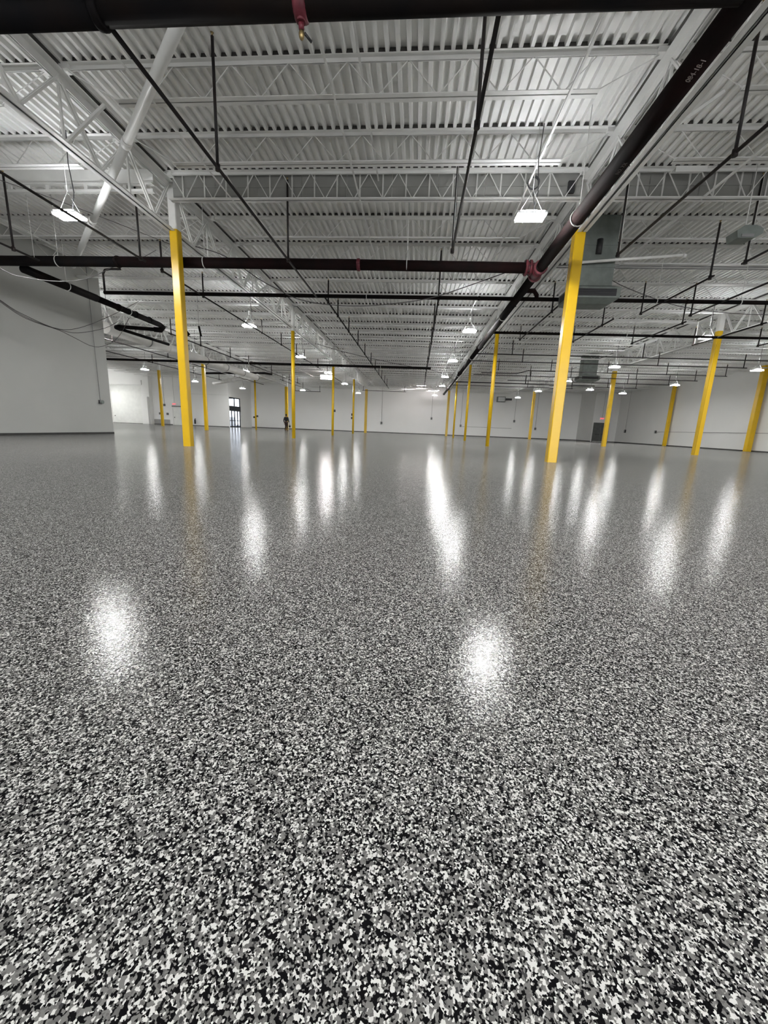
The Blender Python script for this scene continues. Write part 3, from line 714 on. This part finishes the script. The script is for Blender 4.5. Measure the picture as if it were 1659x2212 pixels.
# ================================================================== LIGHTS
proto = empty('high_bay_light', (0,0,0))
MB().box(-.31,.31,-.17,.17,.0,.035).box(-.31,.31,-.012,.012,-.02,0).build('housing', M['housing'], proto)
MB().box(-.12,.12,-.07,.07,.035,.10).build('driver_box', M['housing'], proto)
lp_ = MB().box(-.295,.295,-.075,.065,-.038,-.001).mesh('led_panel', M['led'])
inst('led_panel', lp_, proto, (0,-.085,0)); inst('led_panel', lp_, proto, (0,.095,0))
up_ = MB().box(-.25,.25,-.05,.05,.036,.042).mesh('top_lens', M['up'])  # glowing slabs added on the housing to lighten the roof
inst('top_lens', up_, proto, (0,-.125,0)); inst('top_lens', up_, proto, (0,.125,0))
MB().tube([(-.28,0,.03),(0,0,.5)], .005, 5).tube([(.28,0,.03),(0,0,.5)], .005, 5).tube([(0,0,.5),(0,0,1.885)], .005, 5).build('suspension_wire', M['steel'], proto)
MB().tube([(.05,.03,.1),(.12,.06,.5),(.06,.05,1.1),(.1,.04,1.74)], .010, 6).build('power_cord', M['dark'], proto)
LX = {-40: 'side-bay', -26.9: 'outer-left', -16.3: 'far-left', -8.4: 'left-centre', 2.2: 'right-centre', 13.05: 'right', 22.05: 'right-wall'}
LIGHTS = [(-8.45,9.95),(-8.45,20.2),(-8.37,28.7),(-8.25,36.9),(-8.33,45.6),(-8.5,57.2),
          (2.2,9.98),(2.2,20.3),(2.15,28.75),(2.2,37.1),(2.4,44.7),(2.15,56.9),
          (-16.9,21.5),(-16.3,29.0),(-16.1,37.3),(-16.0,55.7),
          (-27.2,48.3),(-26.5,38.2),(-24.6,55.8),(-39.6,45.0),(-39.6,36.0),(-41.2,49.5),(-44.6,54.0),  # side-bay ones are added behind the partition to brighten the corner
          (13.05,20.6),(13.05,29.4),(13.05,37.9),(13.1,46.9),(13.15,56.2),
          (21.95,29.2),(22.2,38.1),(21.9,46.5),(17.4,43.9),
          (2.2,-1.0),(-8.4,-1.0),(13.05,9.9),(2.2,-10),(13.05,-1),(22,18),(22,8)]  # all out of view, added to brighten the near bays
first = True
rows = {}
for x, y in LIGHTS:
    o = proto if first else copy_tree(proto); first = False
    o.location = (x, y, 5.41)
    rn = min(LX.items(), key=lambda kv: abs(kv[0]-x))[1]
    rows.setdefault(rn, []).append((y, o))
for rn, lst in rows.items():
    lst.sort(key=lambda t: t[0]); vis = [t for t in lst if t[0] > 9 and not (rn in ('right','right-wall') and t[0] < 19) and rn != 'side-bay']
    for k, (y, o) in enumerate(vis):
        tag(o, 'lit rectangular high-bay light, %s visible from the front in the %s row of lights' % (ORD[k+1], rn), 'light', 'lit high-bay lights')
    hid = [t for t in lst if t not in vis]
    for k, (y, o) in enumerate(hid):
        tag(o, 'lit high-bay light out of the picture in the %s row, %s from the rear' % (rn, ORD[k+1]), 'light', 'lit high-bay lights')
# strip lights near the far wall
for k, (x, y, z, ln, lb) in enumerate(((-1.8,62.4,6.92,1.5,'left one of the bright strip lights under the deck at the far wall'), (.25,60.6,6.95,1.4,'upper right one of bright strip lights at the far wall'), (2.2,64.3,6.72,1.7,'lower right one of bright strip lights at far wall, near main pipe'))):
    r = tag(empty('strip_light', (x, y, z)), lb, 'light', 'strip lights at the far wall')
    MB().box(-ln/2, ln/2, -.09, .09, .05, .12).build('housing', M['housing'], r)
    for s in (-.045, .045): MB().tube([(-ln/2+.03, s, .03),(ln/2-.03, s, .03)], .022, 8).build('fluorescent_tube', M['tube'], r)
    MB().tube([(-ln/3,0,.12),(-ln/3,0,ZD-z)], .006, 5).tube([(ln/3,0,.12),(ln/3,0,ZD-z)], .006, 5).build('suspension_wire', M['steel'], r)
r = tag(empty('strip_light', (-11.4, 50, 6.35)), 'bright double-row light grid behind third left-centre column', 'light')
MB().box(-.75, .75, -.05, .05, -.06, .46).build('housing', M['housing'], r)
for z in (.02, .20, .38): MB().box(-.70, .70, -.07, -.05, z-.055, z+.055).build('tube_row', M['tube'], r)
MB().tube([(-.5,0,.46),(-.5,0,ZD-6.35)], .006, 5).tube([(.5,0,.46),(.5,0,ZD-6.35)], .006, 5).build('suspension_wire', M['steel'], r)

# ================================================================== HVAC
def drop_duct(x, y, wx, wy, zb, label, slot=True):
    r = tag(empty('drop_duct', (x, y, 0)), label, 'duct', 'grey drop ducts')
    MB().box(-wx/2, wx/2, -wy/2, wy/2, zb+.48, ZD-.02).build('duct_body', M['galv'], r)
    for z in (zb+1.0, zb+1.6): MB().box(-wx/2-.015, wx/2+.015, -wy/2-.015, wy/2+.015, z, z+.03).build('duct_flange', M['galv'], r)
    W, D = wx*1.42, wy*1.45
    mb = MB(); b = 0
    mb.v = [(-wx/2,-wy/2,zb+.5),(wx/2,-wy/2,zb+.5),(wx/2,wy/2,zb+.5),(-wx/2,wy/2,zb+.5),(-W/2,-D/2,zb+.42),(W/2,-D/2,zb+.42),(W/2,D/2,zb+.42),(-W/2,D/2,zb+.42),
            (-W/2,-D/2,zb+.12),(W/2,-D/2,zb+.12),(W/2,D/2,zb+.12),(-W/2,D/2,zb+.12),(-W*.36,-D*.3,zb),(W*.36,-D*.3,zb),(W*.36,D*.3,zb),(-W*.36,D*.3,zb)]
    for k in range(3):
        for j in range(4):
            a = 4*k+j; c = 4*k+(j+1)%4; mb.f.append((a, a+4, c+4, c)); mb.smooth.append(False)
    mb.f.append((15,14,13,12)); mb.smooth.append(False)
    mb.build('diffuser', M['galv'], r)
    gl = MB().box(-W*.40, W*.42, -D/2-.006, -D/2+.02, zb+.17, zb+.37).build('grille', M['dark'], r)
    for k in range(4): MB().box(-W*.40, W*.42, -D/2-.02, -D/2-.004, zb+.18+.05*k, zb+.187+.05*k).build('louvre', M['frame'], gl)
    for s in (-1, 1): MB().box(s*W/2-.006 if s > 0 else -W/2-.006, s*W/2+.006 if s > 0 else -W/2+.006, -D*.36, D*.36, zb+.17, zb+.37).build('side_grille', M['dark'], r)
    if slot: MB().tube([(.0,-wy/2-.01,zb+1.35),(.0,-wy/2-.012,zb+1.75)], .085, 12).build('damper_motor', M['dark'], r)
    return r
drop_duct(5.12, 14.05, 1.04, .70, 4.78, 'grey galvanised drop duct with grille behind the nearest right column')
drop_duct(13.6, 35.2, 1.1, .8, 5.1, 'distant grey drop duct right of the nearest right column', False)
r = tag(empty('unit_heater', (12.6, 64.5, 5.75)), 'small unit heater hanging high before the far wall', 'heater')
MB().box(-.6, .6, -.35, .35, -.4, .4).build('cabinet', M['galv'], r)
lf = MB().box(-.5, .5, -.37, -.35, -.3, .3).build('front_grille', M['housing'], r)
for k in range(5): MB().box(-.5, .5, -.40, -.37, -.27+.12*k, -.24+.12*k).build('louvre', M['galv'], lf)
MB().box(.6, 1.6, -.15, .15, -.1, .18).build('flue', M['dark'], r)
MB().tube([(-.5,0,.4),(-.5,0,ZD-5.75)], .012, 6).tube([(.5,0,.4),(.5,0,ZD-5.75)], .012, 6).build('hanger_rod', M['steel'], r)
r = tag(empty('sensor_hood', (7.52, 11.3, 5.6)), 'grey hexagonal hood hanging at the right behind a black sprig', 'fixture')
MB().prism([(-.24,-.10),(.12,-.10),(.30,.0),(.30,.10),(.14,.17),(-.12,.17),(-.28,.06)], -.18, .18).build('hood_shell', M['galv'], r)
MB().box(-.17, .10, -.20, -.18, -.085, -.02).build('lens', M['greycable'], r)
MB().tube([(0,0,.17),(0,0,ZD-5.6)], .010, 6).build('hanger_rod', M['steel'], r)
tag(MB().box(5.75, 6.45, 11.35, 11.60, 7.08, 7.10).box(5.75, 6.45, 11.34, 11.36, 6.98, 7.10).build('access_panel', M['whitepipe']), 'white square plate fixed over the truss at upper right', 'panel')
cp_ = []
for k in range(40):
    a = k*2*math.pi/16; cp_.append((2.40+.13*math.cos(a), 10.9+.002*k, 6.55+.13*math.sin(a)))
tag(MB().tube(cp_, .010, 6).tube([(2.40,10.9,6.44),(2.36,10.6,6.1),(2.3,10.1,5.6)], .009, 6).build('coiled_cord', M['dark']), 'black coiled power cord hanging above the near right light', 'cord')
tag(MB().box(3.42,3.58,11.66,11.73,6.72,6.98).build('joist_box', M['dark']), 'small dark junction box on the panel just left of nearest right girder', 'box')

# ================================================================== WALL DEVICES
def wallbox(name, x, y, z, w_, h_, d, label, drop=None, axis='y', mt='dark', group='small wall boxes'):
    r = tag(empty(name, (x, y, z)), label, 'box', group)
    if axis == 'y':
        MB().box(-w_/2, w_/2, -d, 0, -h_/2, h_/2).build('box_body', M[mt], r); MB().box(-w_*.4, w_*.4, -d-.02, -d, -h_*.4, h_*.4).build('cover', M['greycable'], r)
        if drop: MB().tube([(0,-.03,h_/2),(0,-.03,drop-z)], .018, 6).build('conduit', M['greycable'], r)
    else:
        s = axis
        MB().box(min(0,s*d), max(0,s*d), -w_/2, w_/2, -h_/2, h_/2).build('box_body', M[mt], r); MB().box(min(s*d,s*(d+.02)), max(s*d,s*(d+.02)), -w_*.4, w_*.4, -h_*.4, h_*.4).build('cover', M['greycable'], r)
        if drop: MB().tube([(s*.03,0,h_/2),(s*.03,0,drop-z)], .012, 6).build('conduit', M['greycable'], r)
    return r
for x, z, lb in ((-5.9,1.55,'small dark box on far wall right of the last left-centre column'), (2.19,2.55,'small dark box on far wall, higher, left of right-centre columns'),
                 (6.93,1.58,'small dark box on far wall right of the right-centre columns, with line'), (15.32,2.6,'small dark box on far wall, higher, left of nearest right column'),
                 (18.7,1.55,'small dark box on far wall just left of nearest right column')):
    wallbox('wall_box', x, 66.285, z, .26, .34, .12, lb, ZD-.1)
tag(MB().box(7.1, 15.0, 66.25, 66.285, 1.45, 1.49).build('wall_conduit', M['greycable']), 'thin grey conduit running along the far wall to the right', 'conduit')
b_ = wallbox('fire_bell', -14.838, 18.01, 1.47, .14, .16, .05, 'round grey bell with conduit on the left partition', ZT-.1, 1)
MB().tube([(.05,.05,0),(.12,.05,0)], .085, 16).build('bell_gong', M['galv'], b_)
wallbox('wall_box', 28.585, 51.13, 1.56, .28, .3, .1, 'small dark box at the left end of the right-wall conduit', None, -1)
tag(MB().box(28.56, 28.59, 24.0, 51.0, 1.54, 1.58).build('wall_conduit', M['greycable']), 'thin grey conduit running along the right wall', 'conduit')
wallbox('wall_box', 28.585, 58.3, 1.6, .3, .4, .12, 'dark box with long conduit on right wall near double door', ZT-.1, -1)
for x, z, w_, lb in ((-38.4,1.6,.2,'small dark box low on back wall left of exit door, left one'), (-37.2,1.58,.28,'small dark box low on back wall left of exit door, right one'), (-37.6,2.85,.28,'small dark box high on back wall left of exit door')):
    wallbox('wall_box', x, 57.985, z, w_, .3, .1, lb, ZT-.1 if z > 2 else None)
r = tag(empty('fire_extinguisher', (-32.95, 57.86, .28)), 'black extinguisher-like fixture low on back wall right of exit door', 'extinguisher')
MB().tube([(0,0,0),(0,0,.04),(0,0,.55),(0,0,.66),(0,0,.70)], [.08,.11,.11,.06,.035], 12).build('cylinder', M['dark'], r)
MB().box(-.03,.14,-.03,.03,.70,.78).build('valve_handle', M['dark'], r)
MB().tube([(.05,-.03,.70),(.15,-.06,.55),(.14,-.06,.2)], .02, 8).build('hose', M['dark'], r)
MB().box(-.06,.06,.10,.14,.2,.6).build('bracket', M['steel'], r)
def exit_sign(x, y, z, w_, label):
    r = tag(empty('exit_sign', (x, y, z)), label, 'sign', 'red exit signs')
    MB().box(-w_/2, w_/2, -.05, 0, -w_*.32, w_*.32).build('sign_case', M['housing'], r)
    text_mesh('EXIT', w_*.42, 'exit', 'lettering', r, Matrix.Translation((0,-.056,0)) @ Matrix.Rotation(math.pi/2, 4, 'X'), .004)
    MB().tube([(0,-.02,w_*.32),(0,-.02,ZT-.1-z)], .015, 6).build('conduit', M['greycable'], r)
exit_sign(-36.0, 57.88, 3.02, .62, 'lit red exit sign above the light grey exit door')
exit_sign(26.40, 60.92, 3.28, .62, 'lit red exit sign above the dark double door')

# ================================================================== PERSON (walking away, seen from behind)
per = tag(empty('person', (-14.55, 44.1, 0), math.radians(-8)), 'person in dark jacket and brown trousers walking by the round yellow column', 'person')
def skin_obj(name, verts, edges, radii, mt, parent, root=0, sub=2):
    me = bpy.data.meshes.new(name); me.from_pydata(verts, edges, []); o = bpy.data.objects.new(name, me); COL.objects.link(o)
    o.parent = parent; me.materials.append(M[mt])
    m_ = o.modifiers.new('skin', 'SKIN'); m_.use_smooth_shade = True
    if not me.skin_vertices: me.attributes.new  # layer is made by the modifier
    for i, sv in enumerate(me.skin_vertices[0].data):
        r_ = radii[i]; sv.radius = r_ if isinstance(r_, tuple) else (r_, r_); sv.use_root = (i == root)
    s_ = o.modifiers.new('sub', 'SUBSURF'); s_.levels = sub; s_.render_levels = sub
    return o
# body: one continuous surface (pelvis root)
V = [(0,0,.98),(0,.01,1.16),(0,.02,1.40),(0,.02,1.53),(0,.03,1.60),(0,.04,1.70),(0,.03,1.80),
     (-.10,0,.94),(-.11,.10,.54),(-.115,-.06,.10),(-.115,.08,.04),
     (.10,0,.94),(.11,.02,.52),(.11,-.10,.12),(.11,.06,.05),
     (-.19,.02,1.47),(-.27,-.03,1.19),(-.29,.07,.95),(-.29,.09,.87),
     (.19,.02,1.47),(.28,-.02,1.20),(.33,.06,.97),(.335,.08,.89)]
E_ = [(0,1),(1,2),(2,3),(3,4),(4,5),(5,6),(0,7),(7,8),(8,9),(9,10),(0,11),(11,12),(12,13),(13,14),(2,15),(15,16),(16,17),(17,18),(2,19),(19,20),(20,21),(21,22)]
Rr = [(.155,.11),(.15,.105),(.175,.12),(.065,.065),(.058,.06),(.085,.10),(.07,.085),.09,.06,.042,.03,.09,.06,.042,.03,.07,.048,.032,.026,.07,.048,.032,.026]
body = skin_obj('body', V, E_, Rr, 'skin', per)
k_ = 1.12
jk = skin_obj('jacket', [V[i] for i in (0,1,2,3,15,16,17,19,20,21)], [(0,1),(1,2),(2,3),(2,4),(4,5),(5,6),(2,7),(7,8),(8,9)],
    [(.18,.135),(.18,.135),(.205,.145),(.085,.085),.092,.068,.052,.092,.068,.052], 'cloth_black', per)
tr = skin_obj('trousers', [(0,0,1.02)]+[V[i] for i in (7,8,9,11,12,13)], [(0,1),(1,2),(2,3),(0,4),(4,5),(5,6)], [(.168,.125),.112,.082,.066,.112,.082,.066], 'cloth_brown', per)
for n_, (a, b, h_) in (('shoe', (-.115,.02,.05)), ('shoe', (.11,.0,.05))):
    MB().ball((a, b, .05), (.055,.14,.055), 12, 6).build(n_, M['shoe'], per)
MB().ball((0,.025,1.765), (.098,.115,.115), 14, 8).build('hair', M['hair'], per)
MB().ball((-.035,.148,1.715), .014, 8, 4).ball((.035,.148,1.715), .014, 8, 4).build('eyes', M['dark'], per)
MB().ball((0,.158,1.68), (.016,.024,.028), 8, 4).build('nose', M['skin'], per)
MB().ball((-.095,.045,1.70), (.014,.028,.038), 8, 4).ball((.095,.045,1.70), (.014,.028,.038), 8, 4).build('ears', M['skin'], per)
def hand(x, y, z, side):
    mb = MB().ball((x, y, z-.045), (.022,.042,.055), 10, 6)
    for k in range(4):
        fy = y-.028+.019*k; ln = (.062,.075,.07,.055)[k]
        mb.tube([(x, fy, z-.085), (x-side*.006, fy+.004, z-.085-ln*.6), (x-side*.018, fy+.006, z-.085-ln)], [.010,.009,.007], 6)
    mb.tube([(x, y+.03, z-.03), (x-side*.012, y+.055, z-.065), (x-side*.02, y+.058, z-.095)], [.012,.010,.008], 6)
    return mb.build('hand', M['skin'], per)
hand(-.29, .09, .87, -1); hand(.335, .08, .89, 1)
bagp = tag(empty('tool_bag', (-14.16, 44.12, .42)), 'small dark bag carried in the hand of the walking person', 'bag')
MB().box(-.06,.06,-.14,.14,0,.24).build('bag_body', M['cloth_black'], bagp)
MB().tube([(0,-.09,.24),(0,-.08,.34),(0,0,.37),(0,.08,.34),(0,.09,.24)], .012, 6).build('bag_handle', M['dark'], bagp)
